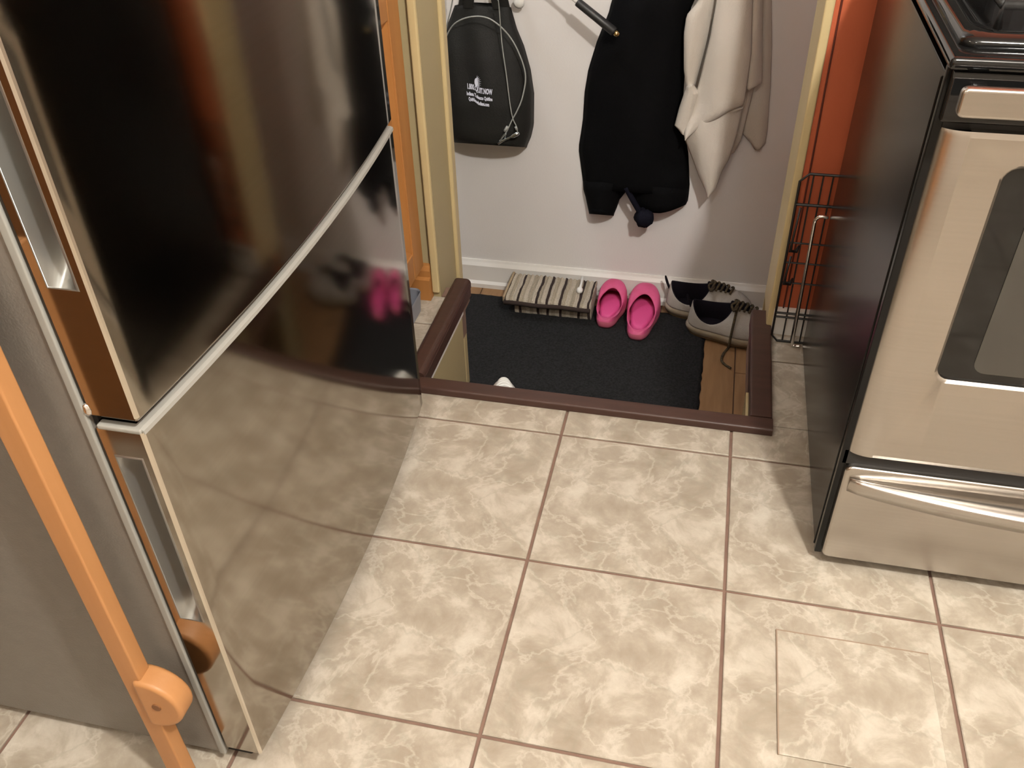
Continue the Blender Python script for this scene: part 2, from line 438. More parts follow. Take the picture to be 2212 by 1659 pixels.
# ------------------------------------------------------------------ refrigerator
FN, FF = -2.335, -.01
def xf(y):
    (a, xa), (b, xb), (c, xc) = (-2.335, -.834), (-1.30, -.786), (-.01, -.858)
    return xa * (y - b) * (y - c) / ((a - b) * (a - c)) + xb * (y - a) * (y - c) / ((b - a) * (b - c)) + xc * (y - a) * (y - b) / ((c - a) * (c - b))
XDB = -.985                                      # back of the doors
def door_shell(z0, z1, p0, p1, corner=0):
    """curved-front door with a pocket hole in its near side between heights p0 and p1"""
    n = 28
    e = .012
    ys = [FN + e] + [FN + e + (FF - FN - 2 * e) * i / n for i in range(1, n)] + [FF - e]
    prof = [(XDB, FN), (xf(FN) - .006, FN), (xf(FN) - .001, FN + .004)] + [(xf(y), y) for y in ys] + [(xf(FF) - .006, FF - .002), (xf(FF) - .014, FF), (XDB, FF)]
    m = len(prof)
    vs = []; fs = []
    def ring(z, ins=0):
        o = len(vs)
        for (x, y) in prof:
            if ins:
                x = max(XDB, x - ins) if x > XDB else x
                y = min(max(y, FN + ins), FF - ins)
            vs.append((x, y, z))
        return o
    rr = [ring(z0, .014), ring(z0 + .006, .004), ring(z0 + .012), ring(z0 + .016), ring(z1 - .016), ring(z1 - .012), ring(z1 - .006, .004), ring(z1, .014)]
    for a, b in zip(rr, rr[1:]):
        for j in range(m):
            k2 = (j + 1) % m
            if a == rr[3] and j == 0: continue    # near side face: made below with its pocket hole
            fs.append((a + j, a + k2, b + k2, b + j))
    fs.append(tuple(rr[0] + j for j in range(m))[::-1]); fs.append(tuple(rr[-1] + j for j in range(m)))
    xa, xb = PX
    h = len(vs)
    vs += [(xa, FN, p0), (xb, FN, p0), (xb, FN, p1), (xa, FN, p1)]
    A, B, Cc, D = rr[3], rr[3] + 1, rr[4] + 1, rr[4]
    fs += [(A, B, h + 1, h), (B, Cc, h + 2, h + 1), (Cc, D, h + 3, h + 2), (D, A, h, h + 3)]
    return vs, fs
PX = (-.955, -.868)
def pocket(p0, p1):
    xa, xb = PX; nx, nz = 10, 16
    rings = []
    for i in range(nz + 1):
        t = i / nz
        z = p0 + (p1 - p0) * t
        d = min(1, (z - p0) / .07 if z < (p0 + p1) / 2 else (p1 - z) / .03)
        row = []
        for j in range(nx + 1):
            s = j / nx
            prof = (math.sin(PI * min(1, s * 1.0)) ** .8) if s > 0 and s < 1 else 0
            prof *= (.75 + .5 * s)
            row.append((xa + (xb - xa) * s, FN + .085 * prof * max(0, d), z))
        rings.append(row)
    v1 = loft(rings, caps=False, closed=False)
    w = .005; y = FN - .004
    o = [(xa - w, p0 - w), (xb + w, p0 - w), (xb + w, p1 + w), (xa - w, p1 + w)]
    i_ = [(xa, p0), (xb, p0), (xb, p1), (xa, p1)]
    vs = [(a, FN, b) for a, b in o] + [(a, y, b) for a, b in i_] + [(a, FN + .002, b) for a, b in i_]
    fs = [(k, (k + 1) % 4, 4 + (k + 1) % 4, 4 + k) for k in range(4)] + [(4 + k, 4 + (k + 1) % 4, 8 + (k + 1) % 4, 8 + k) for k in range(4)]
    return join(v1, (vs, fs))
fr = empty('refrigerator', (-1.9, -1.17, 0), 'tall dark stainless bottom-freezer refrigerator with a curved glossy front', 'refrigerator')
obj('body', box(-3.0, -1.002, FN + .004, FF - .004, .06, 5.0), M_FRSIDE, fr, bevel=.014, seg=3)
obj('gasket', box(-1.003, XDB, FN + .02, FF - .02, .14, 4.95), M_GASKET, fr)
obj('base_grille', box(-1.05, -.92, FN + .05, FF - .05, .0, .10), M_GASKET, fr, bevel=.01)
fz = obj('freezer_drawer', door_shell(.115, 1.872, .985, 1.755), M_STEEL, fr, angle=math.radians(50))
obj('handle', pocket(.985, 1.755), M_SILVER, fz, smooth=True)
fdr = obj('fridge_door', door_shell(1.899, 5.0, 2.345, 3.6), M_STEEL, fr)
obj('handle', pocket(2.345, 3.6), M_SILVER, fdr, smooth=True)
for d in (fz, fdr):
    for p in d.data.polygons: p.use_smooth = abs(p.normal.z) < .2 and p.normal.x > .8
def edge_strip(z0, z1):
    return prism([(xf(FN) - .007, FN - .002), (xf(FN) + .001, FN + .002), (xf(FN) + .003, FN + .010), (xf(FN) - .004, FN + .012), (xf(FN) - .012, FN + .003)], 'z', z0, z1)
obj('edge_strip', edge_strip(.125, 1.862), M_EDGE, fz)
obj('edge_strip', edge_strip(1.918, 4.99), M_EDGE, fdr)
n = 28
top = [[(xf(y) - .034, y, 1.8735), (xf(y) - .010, y, 1.873), (xf(y) + .002, y, 1.868), (xf(y) + .004, y, 1.855), (xf(y) - .030, y, 1.856)] for y in [FN + .006 + (FF - FN - .012) * i / n for i in range(n + 1)]]
obj('top_strip', loft(top), M_EDGELIGHT, fz, smooth=False)  # freezer door's top edge; its ceiling reflection painted as grey
obj('top_strip', box(XDB + .004, xf(FN) - .004, FN - .002, FN + .03, 1.856, 1.8735), M_EDGELIGHT, fz, bevel=.005)  # near end of the painted reflection along the door top
obj('hinge_pin', lathe([(.0, 1.905), (.012, 1.908), (.016, 1.925), (.012, 1.945), (0, 1.95)], -.992, FN + .006, 10), M_CHROME, fr, smooth=True)
obj('side_flange', box(-1.028, -1.000, FN - .006, FN + .01, .07, 4.99), M_EDGELIGHT, fr, bevel=.005)  # body's rounded edge; the light it catches painted as paler grey

# ------------------------------------------------------------------ stove
SX0, SX1, SY0, SYB = 1.430, 3.62, -.754, 1.13
st = empty('stove', (2.5, .2, 0), 'freestanding black and stainless stove with a window in its oven door', 'stove')
obj('body', box(SX0 + .012, SX1 - .012, SY0 + .06, SYB, .075, 2.46), M_ENAMEL, st, bevel=.01)
obj('side_panel', join(box(SX0, SX0 + .012, SY0 + .05, SYB, .07, 2.47)), M_ENAMEL, st, bevel=.004)
obj('side_flange', join(box(SX0 - .004, SX0 + .03, SY0 + .035, SY0 + .07, .07, 2.50), box(SX0 - .006, SX0 + .004, SY0 + .09, SY0 + .10, .07, 2.45)), M_ENAMEL, st, bevel=.004)
for fx in (1.56, 3.5):
    for fy in (-.62, 1.0):
        obj('leg', lathe([(.0, 0), (.045, 0), (.045, .03), (.025, .035), (.025, .075), (0, .075)], fx, fy, 12), M_RUBBER, st)
# curved-edge steel fronts
def front_panel(x0, x1, z0, z1, r=.028, rl=.10):
    """front panel in plan: left edge rolls back with a long soft radius"""
    plan = [(x0 + .004, SY0 + .05), (x0, SY0 + .040)]
    for k in range(0, 9):
        a = PI / 2 * k / 8
        plan.append((x0 + rl * (1 - math.cos(a)), SY0 + .035 * (1 - math.sin(a))))
    for k in range(8, -1, -1):
        a = PI / 2 * k / 8
        plan.append((x1 - rl * (1 - math.cos(a)), SY0 + .035 * (1 - math.sin(a))))
    plan += [(x1, SY0 + .04), (x1 - .004, SY0 + .05)]
    return plan
def panel_with_hole(x0, x1, z0, z1, hole, name, parent):
    """steel sheet with a rounded window opening; bevelled return into the opening"""
    hx0, hx1, hz0, hz1 = hole
    inner = rrect(hx0, hx1, hz0, hz1, .055, 5)
    m = len(inner)
    # outer points matched by angle to the inner outline
    outer = []
    cx, cz = (hx0 + hx1) / 2, (hz0 + hz1) / 2
    ex0, ex1, ez0, ez1 = x0 + .10, x1 - .10, z0 + .02, z1 - .02
    for i, (u, v) in enumerate(inner):
        q = i // 6; kq = i % 6
        corner = [(ex0, ez0), (ex1, ez0), (ex1, ez1), (ex0, ez1)][q]
        arc = kq / 5
        if q in (0, 2):
            p = (corner[0], v) if arc < .4 else ((u, corner[1]) if arc > .6 else corner)
        else:
            p = (u, corner[1]) if arc < .4 else ((corner[0], v) if arc > .6 else corner)
        outer.append(p)
    rings = [[(u, SY0, v) for u, v in outer], [(u + (.012 if u > cx else -.012), SY0, v + (.012 if v > cz else -.012)) for u, v in inner],
             [(u, SY0 + .012, v) for u, v in inner], [(u, SY0 + .03, v) for u, v in inner]]
    vs, fs = loft(rings, caps=False)
    # rolled left and right edges, top and bottom returns
    parts = [(vs, fs)]
    pl = [(ex0, SY0)] + [(x0 + .10 * (1 - math.sin(PI / 2 * k / 8)), SY0 + .045 * (1 - math.cos(PI / 2 * k / 8))) for k in range(1, 9)] + [(x0, SY0 + .055)]
    for sgn in (1, -1):
        row = [(x if sgn == 1 else x0 + x1 - x, y) for x, y in pl]
        parts.append(loft([[(x, y + .004, z0) for x, y in row], [(x, y, z0 + .02) for x, y in row], [(x, y, z1 - .02) for x, y in row], [(x, y + .006, z1) for x, y in row]], caps=False, closed=False))
    parts.append(loft([[(ex0, SY0, ez0), (ex1, SY0, ez0)], [(ex0, SY0 + .006, z0), (ex1, SY0 + .006, z0)], [(ex0, SY0 + .055, z0), (ex1, SY0 + .055, z0)]], caps=False, closed=False))
    parts.append(loft([[(ex0, SY0, ez1), (ex1, SY0, ez1)], [(ex0, SY0 + .006, z1), (ex1, SY0 + .006, z1)], [(ex0, SY0 + .055, z1), (ex1, SY0 + .055, z1)]], caps=False, closed=False))
    return obj(name, join(*parts), M_STEELW, parent, smooth=True)
DX0, DX1 = 1.452, 3.598
od = panel_with_hole(DX0, DX1, .762, 2.292, (1.70, 3.35, 1.232, 2.17), 'oven_door', st)
md = od.data
_m = od.modifiers.new('e', 'EDGE_SPLIT'); _m.split_angle = math.radians(40)
obj('window', prism(rrect(1.692, 3.358, 1.224, 2.178, .06, 5), 'y', SY0 + .022, SY0 + .05), M_BLACKGL, od)
obj('window_pane', prism(rrect(1.832, 3.218, 1.275, 2.10, .05, 5), 'y', SY0 + .0185, SY0 + .03), M_OVENGL, od)
obj('door_core', box(DX0 + .01, DX1 - .01, SY0 + .05, SY0 + .10, .77, 2.285), M_ENAMEL, st)
obj('lower_gap_strip', box(SX0 + .01, SX1 - .01, SY0 + .035, SY0 + .09, .685, .765), M_GASKET, st)
# storage drawer with scooped handle lip
dr = obj('storage_drawer', prism(rrect(1.456, 3.594, .078, .690, .035, 4), 'y', SY0 + .002, SY0 + .07), M_STEELW, st, bevel=.014, seg=3)
rows = []
NX = 40
for i in range(NX + 1):
    s = i / NX
    x = 1.485 + (3.565 - 1.485) * s
    b = min(1, math.sin(PI * s) ** .75) if 0 < s < 1 else 0
    out = .012 + .135 * b
    zt = .625
    rows.append([(x, SY0 + .004, zt + .05 * b * .2), (x, SY0 - out * .55, zt + .008), (x, SY0 - out, zt), (x, SY0 - out - .004, zt - .014), (x, SY0 - out * .80, zt - .05 - .03 * b), (x, SY0 - out * .30, zt - .075 - .09 * b), (x, SY0 + .004, zt - .085 - .12 * b)])
obj('handle', loft(rows), M_STEELW, dr, smooth=True)
# control band, handle, cooktop
obj('control_panel', join(prism([(SY0 + .012, 2.315), (SY0 + .012, 2.46), (SY0 + .03, 2.50), (SY0 + .12, 2.50), (SY0 + .12, 2.315)], 'x', SX0 + .01, SX1 - .01)), M_BLACKGL, st, bevel=.012, seg=3)
obj('door_gap', box(SX0 + .02, SX1 - .02, SY0 + .04, SY0 + .1, 2.285, 2.32), M_GASKET, st)
hz0, hz1, hy = 2.385, 2.485, -.87
hd = obj('oven_handle', prism(rrect(1.452, 3.598, hz0, hz1, .022, 4), 'y', hy - .012, hy + .03), M_STEELW, od, bevel=.012, seg=3)
for xx in (1.50, 3.5):
    obj('bracket', box(xx, xx + .06, hy + .03, SY0 + .02, 2.40, 2.46), M_ENAMEL, hd, bevel=.01)
ct = obj('cooktop', join(box(SX0 - .012, SX1 + .012, SY0 - .012, SYB, 2.50, 2.545)), M_BLACKGL, st, bevel=.018, seg=3)
# raised rim with a sunken burner basin and a moulded pan edge
rim_out = [(a, b) for a, b in rrect(SX0 + .03, SX1 - .03, SY0 + .10, SYB - .05, .06, 5)]
rim_in = [(a, b) for a, b in rrect(SX0 + .10, SX1 - .10, SY0 + .22, SYB - .16, .12, 5)]
rings = [[(a, b, 2.545) for a, b in rim_out], [(a, b, 2.572) for a, b in rrect(SX0 + .04, SX1 - .04, SY0 + .115, SYB - .06, .06, 5)], [(a, b, 2.578) for a, b in rrect(SX0 + .085, SX1 - .085, SY0 + .20, SYB - .14, .11, 5)], [(a, b, 2.570) for a, b in rim_in], [(a, b, 2.549) for a, b in rrect(SX0 + .14, SX1 - .14, SY0 + .30, SYB - .22, .12, 5)]]
obj('burner_pan', loft(rings), M_BLACKGL, ct, smooth=True)
for bx in (2.0, 3.05):
    for by in (-.20, .55):
        bn = obj('burner', lathe([(.0, 2.549), (.17, 2.549), (.17, 2.565), (.13, 2.572), (.13, 2.59), (.06, 2.60), (0, 2.60)], bx, by, 20), M_IRON, ct)
gr = []
for x0, x1 in ((1.62, 2.48), (2.56, 3.42)):
    for yy in (-.42, .18, .78):
        gr.append(tube([(x0, yy, 2.55), (x0, yy, 2.63), (x1, yy, 2.63), (x1, yy, 2.55)], .018, 6))
    for xx in (x0, (x0 + x1) / 2, x1):
        gr.append(tube([(xx, -.42, 2.63), (xx, .78, 2.63)], .018, 6))
obj('grate', join(gr[0], gr[1], gr[2], gr[3], gr[4], gr[5]), M_IRON, ct, smooth=True)
obj('grate', join(gr[6], gr[7], gr[8], gr[9], gr[10], gr[11]), M_IRON, ct, smooth=True)
obj('backguard', box(SX0 + .01, SX1 - .01, SYB - .10, SYB, 2.545, 3.45), M_BLACKGL, st, bevel=.02, seg=3)

# ------------------------------------------------------------------ oak pantry cabinet behind the refrigerator
CX = -1.235
cb = empty('pantry_cabinet', (-2.2, .75, 0), 'tall oak pantry cabinet with a raised panel door beside the doorway', 'cabinet')
obj('carcass', box(-3.0, CX - .055, .12, 1.285, .27, 5.6), M_OAK, cb)
obj('toe_kick', box(-3.0, CX - .24, .12, 1.285, 0, .27), M_OAK, cb)
dy0, dy1 = .14, 1.285
cd = obj('door_stile', box(CX - .055, CX, dy1 - .19, dy1, .30, 5.5), M_OAK, cb, bevel=.008)
obj('door_stile', box(CX - .055, CX, dy0, dy0 + .19, .30, 5.5), M_OAK, cb, bevel=.008)
for z0 in (.30, 2.05, 5.30):
    obj('door_rail', box(CX - .055, CX - .002, dy0 + .19, dy1 - .19, z0, z0 + (.22 if z0 > 1 else .20)), M_OAK, cb, bevel=.008)
for (za, zb) in ((.50, 2.05), (2.27, 5.30)):
    a0, a1 = dy0 + .19, dy1 - .19
    rings = [[(CX - .035, a0, za), (CX - .035, a1, za), (CX - .035, a1, zb), (CX - .035, a0, zb)],
             [(CX - .012, a0, za), (CX - .012, a1, za), (CX - .012, a1, zb), (CX - .012, a0, zb)],
             [(CX - .044, a0 + .06, za + .06), (CX - .044, a1 - .06, za + .06), (CX - .044, a1 - .06, zb - .06), (CX - .044, a0 + .06, zb - .06)],
             [(CX - .040, a0 + .07, za + .07), (CX - .040, a1 - .07, za + .07), (CX - .040, a1 - .07, zb - .07), (CX - .040, a0 + .07, zb - .07)]]
    obj('door_panel', loft(rings), M_OAK, cb)

# ------------------------------------------------------------------ unseen oak base cabinets behind the camera, added for refrigerator reflections
for n, (a, b) in enumerate(((-5.6, -4.1), (-7.15, -5.65), (-8.7, -7.2))):
    t = empty('base_cabinet', (-2.4, (a + b) / 2, 0), ['oak base cabinet on the left wall, nearest the refrigerator', 'oak base cabinet on the left wall, middle of the row', 'oak base cabinet on the left wall, farthest from the refrigerator'][n], 'cabinet', 'oak base cabinets')
    obj('carcass', box(-3.25, -1.60, a, b, .28, 2.5), M_OAK, t)
    obj('toe_kick', box(-3.25, -1.80, a, b, 0, .28), M_OAK, t)
    obj('door', box(-1.60, -1.55, a + .05, b - .05, .32, 1.95), M_OAK, t, bevel=.01)
    obj('drawer', box(-1.60, -1.55, a + .05, b - .05, 2.0, 2.45), M_OAK, t, bevel=.01)
tag(obj('worktop', box(-3.25, -1.5, -8.75, -4.05, 2.5, 2.6), M_FRSIDE, org=(-2.4, -6.4, 2.5), bevel=.01), 'grey laminate worktop across the oak base cabinets', 'worktop')

# ------------------------------------------------------------------ narrow wooden stand beside the refrigerator, mostly outside the frame
ws = empty('wooden_stand', (-1.4, -2.45, 0), 'golden wooden stand with a rounded foot block beside the refrigerator', 'stand')
CY = -2.45
for x in (-1.137, -2.65):
    obj('post', box(x - .041, x + .041, CY - .03, CY + .035, 0, 2.40), M_OAKL, ws, bevel=.008)
ri = [(-2.62, 2.02)] + [(-1.235 + .06 * math.sin(a), 1.96 + .06 * math.cos(a)) for a in [PI / 2 * k / 6 for k in range(7)]]
obj('top_rail', prism(ri + [(-1.174, 2.40), (-2.62, 2.40)], 'y', CY - .026, CY + .03), M_OAKL, ws, bevel=.006)
fp = [(-1.10 + .135 * math.cos(a), .635 + .135 * math.sin(a)) for a in [-PI / 2 + PI * k / 16 for k in range(17)]]
ft = obj('foot_block', prism([(-1.13, .50)] + fp + [(-1.13, .77)], 'y', CY - .045, CY + .05), M_OAKL, ws, bevel=.018, seg=3)
obj('plug', lathe([(0, 0), (.018, 0), (.018, .006), (0, .006)], 0, 0, 12), M_CHAIRPAD, ft)
pl = bpy.data.objects['plug']; pl.rotation_euler = (PI / 2, 0, 0); pl.location = Vector((-1.06, CY - .043, .64)) * T - ORG['wooden_stand']
for v in pl.data.vertices: v.co += ORG['wooden_stand']

# ------------------------------------------------------------------ small things on the kitchen floor
gb = empty('plastic_tub', (-1.33, 1.0, 0), 'small grey plastic tub on the tiles behind the refrigerator', 'tub')
bx = rrect(-1.41, -1.235, .93, 1.20, .05, 5)
sc = lambda f: [(-1.32 + (a + 1.32) * f, 1.065 + (b - 1.065) * f) for a, b in bx]
obj('shell', loft([[(a, b, 0) for a, b in sc(.92)], [(a, b, .14) for a, b in sc(1.0)], [(a, b, .15) for a, b in sc(1.03)], [(a, b, .16) for a, b in sc(1.0)], [(a, b, .15) for a, b in sc(.95)], [(a, b, .02) for a, b in sc(.88)]]), M_GREYP, gb, smooth=False)
lt = empty('loose_tile', (1.58, -1.50, 0), 'thin loose square marbled tile lying flat in front of the stove', 'tile')
o = obj('tile_sheet', box(1.246, 1.92, -1.83, -1.195, .0005, .010), M_TILE, lt, bevel=.003, seg=1)
obj('rim_line', join(box(1.243, 1.249, -1.83, -1.192, .0003, .0112), box(1.249, 1.92, -1.198, -1.192, .0003, .0112)), M_RIM, lt)

# ------------------------------------------------------------------ folding wire panel and bent rod by the orange wall
wp = empty('wire_panel', (1.8, 1.26, 0), 'black wire crate panel leaning on the orange wall beside the stove', 'wire panel')
def G3(x, z): return (x, 1.235 + .055 * z / 1.2, z)
W0, W1, WH = 1.235, 2.55, 1.20
fpts = [(W0 + .04, .008), (W1 - .04, .008), (W1, .05), (W1, WH - .05), (W1 - .05, WH), (W0 + .05, WH), (W0, WH - .05), (W0, .05)]
obj('frame', tube([G3(a, b) for a, b in fpts], .0085, 6, closed=True), M_WIRE, wp, smooth=True)
xx = W0 + .075
while xx < W1 - .02:
    obj('wire', tube([G3(xx, .01), G3(xx, WH)], .0052, 6), M_WIRE, wp); xx += .057
for z, r in ((1.0, .0095), (.74, .006), (.60, .006), (.455, .006), (.225, .0075), (.195, .0075)):
    obj('wire', tube([G3(W0, z), G3(W1, z)], r, 6), M_WIRE, wp)
for z in (.71, .47):
    obj('latch', tube([(1.262, 1.235, 1.0 if z > .6 else .66), (1.25, 1.215, z + .06), (1.25, 1.21, z), (1.285, 1.215, z), (1.30, 1.24, z + .03)], [.007, .008, .013, .013, .006], 6), M_WIRE, wp, smooth=True)
rd = empty('bent_rod', (1.36, 1.17, 0), 'bent chrome rod standing upright in front of the black wire panel', 'rod')
obj('rod', tube(spline([(1.425, 1.16, .985), (1.385, 1.16, .99), (1.358, 1.165, .965), (1.355, 1.17, .9), (1.365, 1.175, .4), (1.372, 1.185, .06), (1.385, 1.185, .014), (1.425, 1.185, .014)], 5), .011, 8), M_CHROME, rd, smooth=True)
tag(obj('cord', tube(spline([(1.292, YW - .006, .19), (1.29, YW - .006, 1.2), (1.284, YW - .006, 2.2), (1.286, YW - .006, 5.5)], 5), .006, 6), M_CORD, smooth=True, org=(1.27, YW, 1)), 'thin dark red cord running up the orange wall', 'cord')

# ------------------------------------------------------------------ landing: mat, folded rug, peg
mt = empty('door_mat', (-.3, 2.2, ZL), 'large rectangular black textured floor mat on the wooden landing', 'mat')
nx, ny = 60, 40
rows = []
for j in range(ny + 1):
    row = []
    for i in range(nx + 1):
        x = -1.60 + 2.44 * i / nx; y = 1.10 + 2.19 * j / ny
        edge = i in (0, nx) or j in (0, ny)
        row.append((x + (random.uniform(-.006, .006) if edge else 0), y + (random.uniform(-.006, .006) if edge else 0), ZL + (.006 if edge else .022 + random.uniform(-.0035, .0035))))
    rows.append(row)
obj('pile', loft(rows, caps=False, closed=False), M_MAT, mt, smooth=True, solid=.006)
rg = empty('striped_rug', (-.6, 3.12, ZL), 'beige and brown striped woven rug folded up thick on the landing', 'rug')
def ribbed(x0, x1, y0, y1, zt, zb, n=110, sag=0):
    rows = []
    for i in range(n + 1):
        x = x0 + (x1 - x0) * i / n
        h = zt + .008 * math.sin(x * 150) + sag * math.sin((x - x0) / (x1 - x0) * 5)
        rows.append([(x, y0 + .012, zb), (x, y0, zb + (h - zb) * .3), (x, y0 + .004, h - .02), (x, y0 + .03, h), (x, (y0 + y1) / 2, h + .006), (x, y1 - .03, h), (x, y1, h - .02), (x, y1 - .01, zb)])
    return loft(rows)
zr = ZL + .022
obj('lower_fold', ribbed(-.975, -.235, 3.005, 3.38, zr + .155, zr), STRIPES, rg)
obj('upper_fold', ribbed(-1.055, -.235, 2.925, 3.40, zr + .215, zr + .165, sag=.004), STRIPES, rg)
obj('binding', tube([(-1.06 + .825 * i / 12, 2.918, zr + .165 + .004 * math.sin(i)) for i in range(13)], .022, 6), mat('dark_binding', (.028, .016, .012), .9), rg, smooth=True)
obj('end_edge', box(-1.075, -1.05, 2.93, 3.40, zr + .16, zr + .222), mat('tan_binding', (.36, .27, .17), .9), rg, bevel=.008)
zp = zr + .243
pg = empty('white_peg', (-.37, 3.24, zp), 'small white plastic peg with a knob end lying on the striped rug', 'peg')
obj('stick', tube([(-.374, 3.36, zp + .01), (-.371, 3.25, zp), (-.369, 3.16, zp)], [.016, .011, .014], 8), M_WHITEP, pg, smooth=True)
obj('knob', tube([(-.369, 3.17, zp), (-.368, 3.15, zp), (-.367, 3.12, zp), (-.366, 3.10, zp)], [.012, .03, .03, .012], 10), M_WHITEP, pg, smooth=True)

# ------------------------------------------------------------------ footwear
def sole_outline(L, W, n=40):
    """plan outline, heel at y=0, toe at y=L; right side then left side"""
    pts = []
    for i in range(n):
        a = 2 * PI * i / n - PI / 2
        c, s = math.cos(a), math.sin(a)
        y = L / 2 * (1 + s)
        t = y / L
        w = W / 2 * (.80 + .24 * math.sin(PI * max(0, (t - .28)) / .95) - .06 * math.exp(-((t - .38) / .12) ** 2))
        e = abs(c) ** .62 * (1 if c >= 0 else -1)
        pts.append((w * e + .012 * math.sin(PI * t), y))
    return pts
def place(rings, M4): return [[tuple(M4 @ Vector(p)) for p in r] for r in rings]
def ring_scale(ol, f, cx, cy, dx=0, dy=0): return [(cx + (x - cx) * f + dx, cy + (y - cy) * f + dy) for x, y in ol]

def clog(name, base, yaw, L, W, label, pitch=0):
    M4 = Matrix.Translation(Vector(base)) @ Matrix.Rotation(yaw, 4, 'Z') @ Matrix.Rotation(pitch, 4, 'X')
    t = empty(name, base, label, 'clog', 'pair of pink clogs')
    ol = sole_outline(L, W)
    mid = (0, L * .5)
    obj('sole', loft(place([[(x, y, 0.0) for x, y in ring_scale(ol, .93, *mid)], [(x, y, .03) for x, y in ring_scale(ol, .985, *mid)], [(x, y, .075) for x, y in ol], [(x, y, .085) for x, y in ring_scale(ol, .98, *mid)]], M4)), M_PINKS, t, smooth=True)
    # opening: oval toward the heel
    n = len(ol)
    def op(i):
        a = 2 * PI * i / n - PI / 2
        c, s = math.cos(a), math.sin(a)
        oy = L * .35 + L * .32 * s
        ox = W * (.405 - .045 * s) * c + .012
        tt = (s + 1) / 2
        zz = .098 + .035 * abs(c) * (1 - tt) + .135 * tt ** 1.8
        return (ox, oy, zz)
    O = [op(i) for i in range(n)]
    rings = []
    for k in range(8):
        f = k / 7
        r = []
        for i in range(n):
            x, y = ol[i]; ox, oy, oz = O[i]
            t_ = (oy - L * .06) / (L * .60)
            front = max(0, min(1, (y / L - .45) / .35))
            g = f ** (1.0 + .9 * front)
            px_, py_ = x + (ox - x) * g, y + (oy - y) * g
            pz_ = .08 + (oz - .08) * (1 - (1 - f) ** (1.5 + 1.2 * front))
            pz_ += .035 * front * math.sin(PI * f)
            r.append((px_, py_, pz_))
        rings.append(r)
    rings.append([(.012 + (ox - .012) * .96, L * .36 + (oy - L * .36) * .97, oz - .008) for ox, oy, oz in O])
    inner = []
    for i in range(n):
        x, y = ol[i]
        inner.append((x * .82, L * .5 + (y - L * .5) * .88, .094))
    rings.append([((a[0] + b[0]) / 2, (a[1] + b[1]) / 2, (a[2] + b[2]) / 2 + .02) for a, b in zip(rings[-1], inner)])
    rings.append(inner)
    obj('upper', loft(place(rings, M4), caps=False), M_PINK, t, smooth=True)
    fb = [[(x, y, .094) for x, y, z in inner], [(x * .6, L * .5 + (y - L * .5) * .6, .098) for x, y, z in inner], [(x * .1, L * .5 + (y - L * .5) * .1, .100) for x, y, z in inner]]
    obj('footbed', loft(place(fb, M4)), M_PINKF, t, smooth=True)
    return t
ZM = ZL + .026
clog('clog', (.22, 2.725, ZM), -.03, .72, .315, 'right pink foam clog of the pair, standing nearer the viewer on the mat')
clog('clog', (-.095, 2.875, ZM), -.06, .575, .285, 'left pink foam clog of the pair, standing against the striped rug')

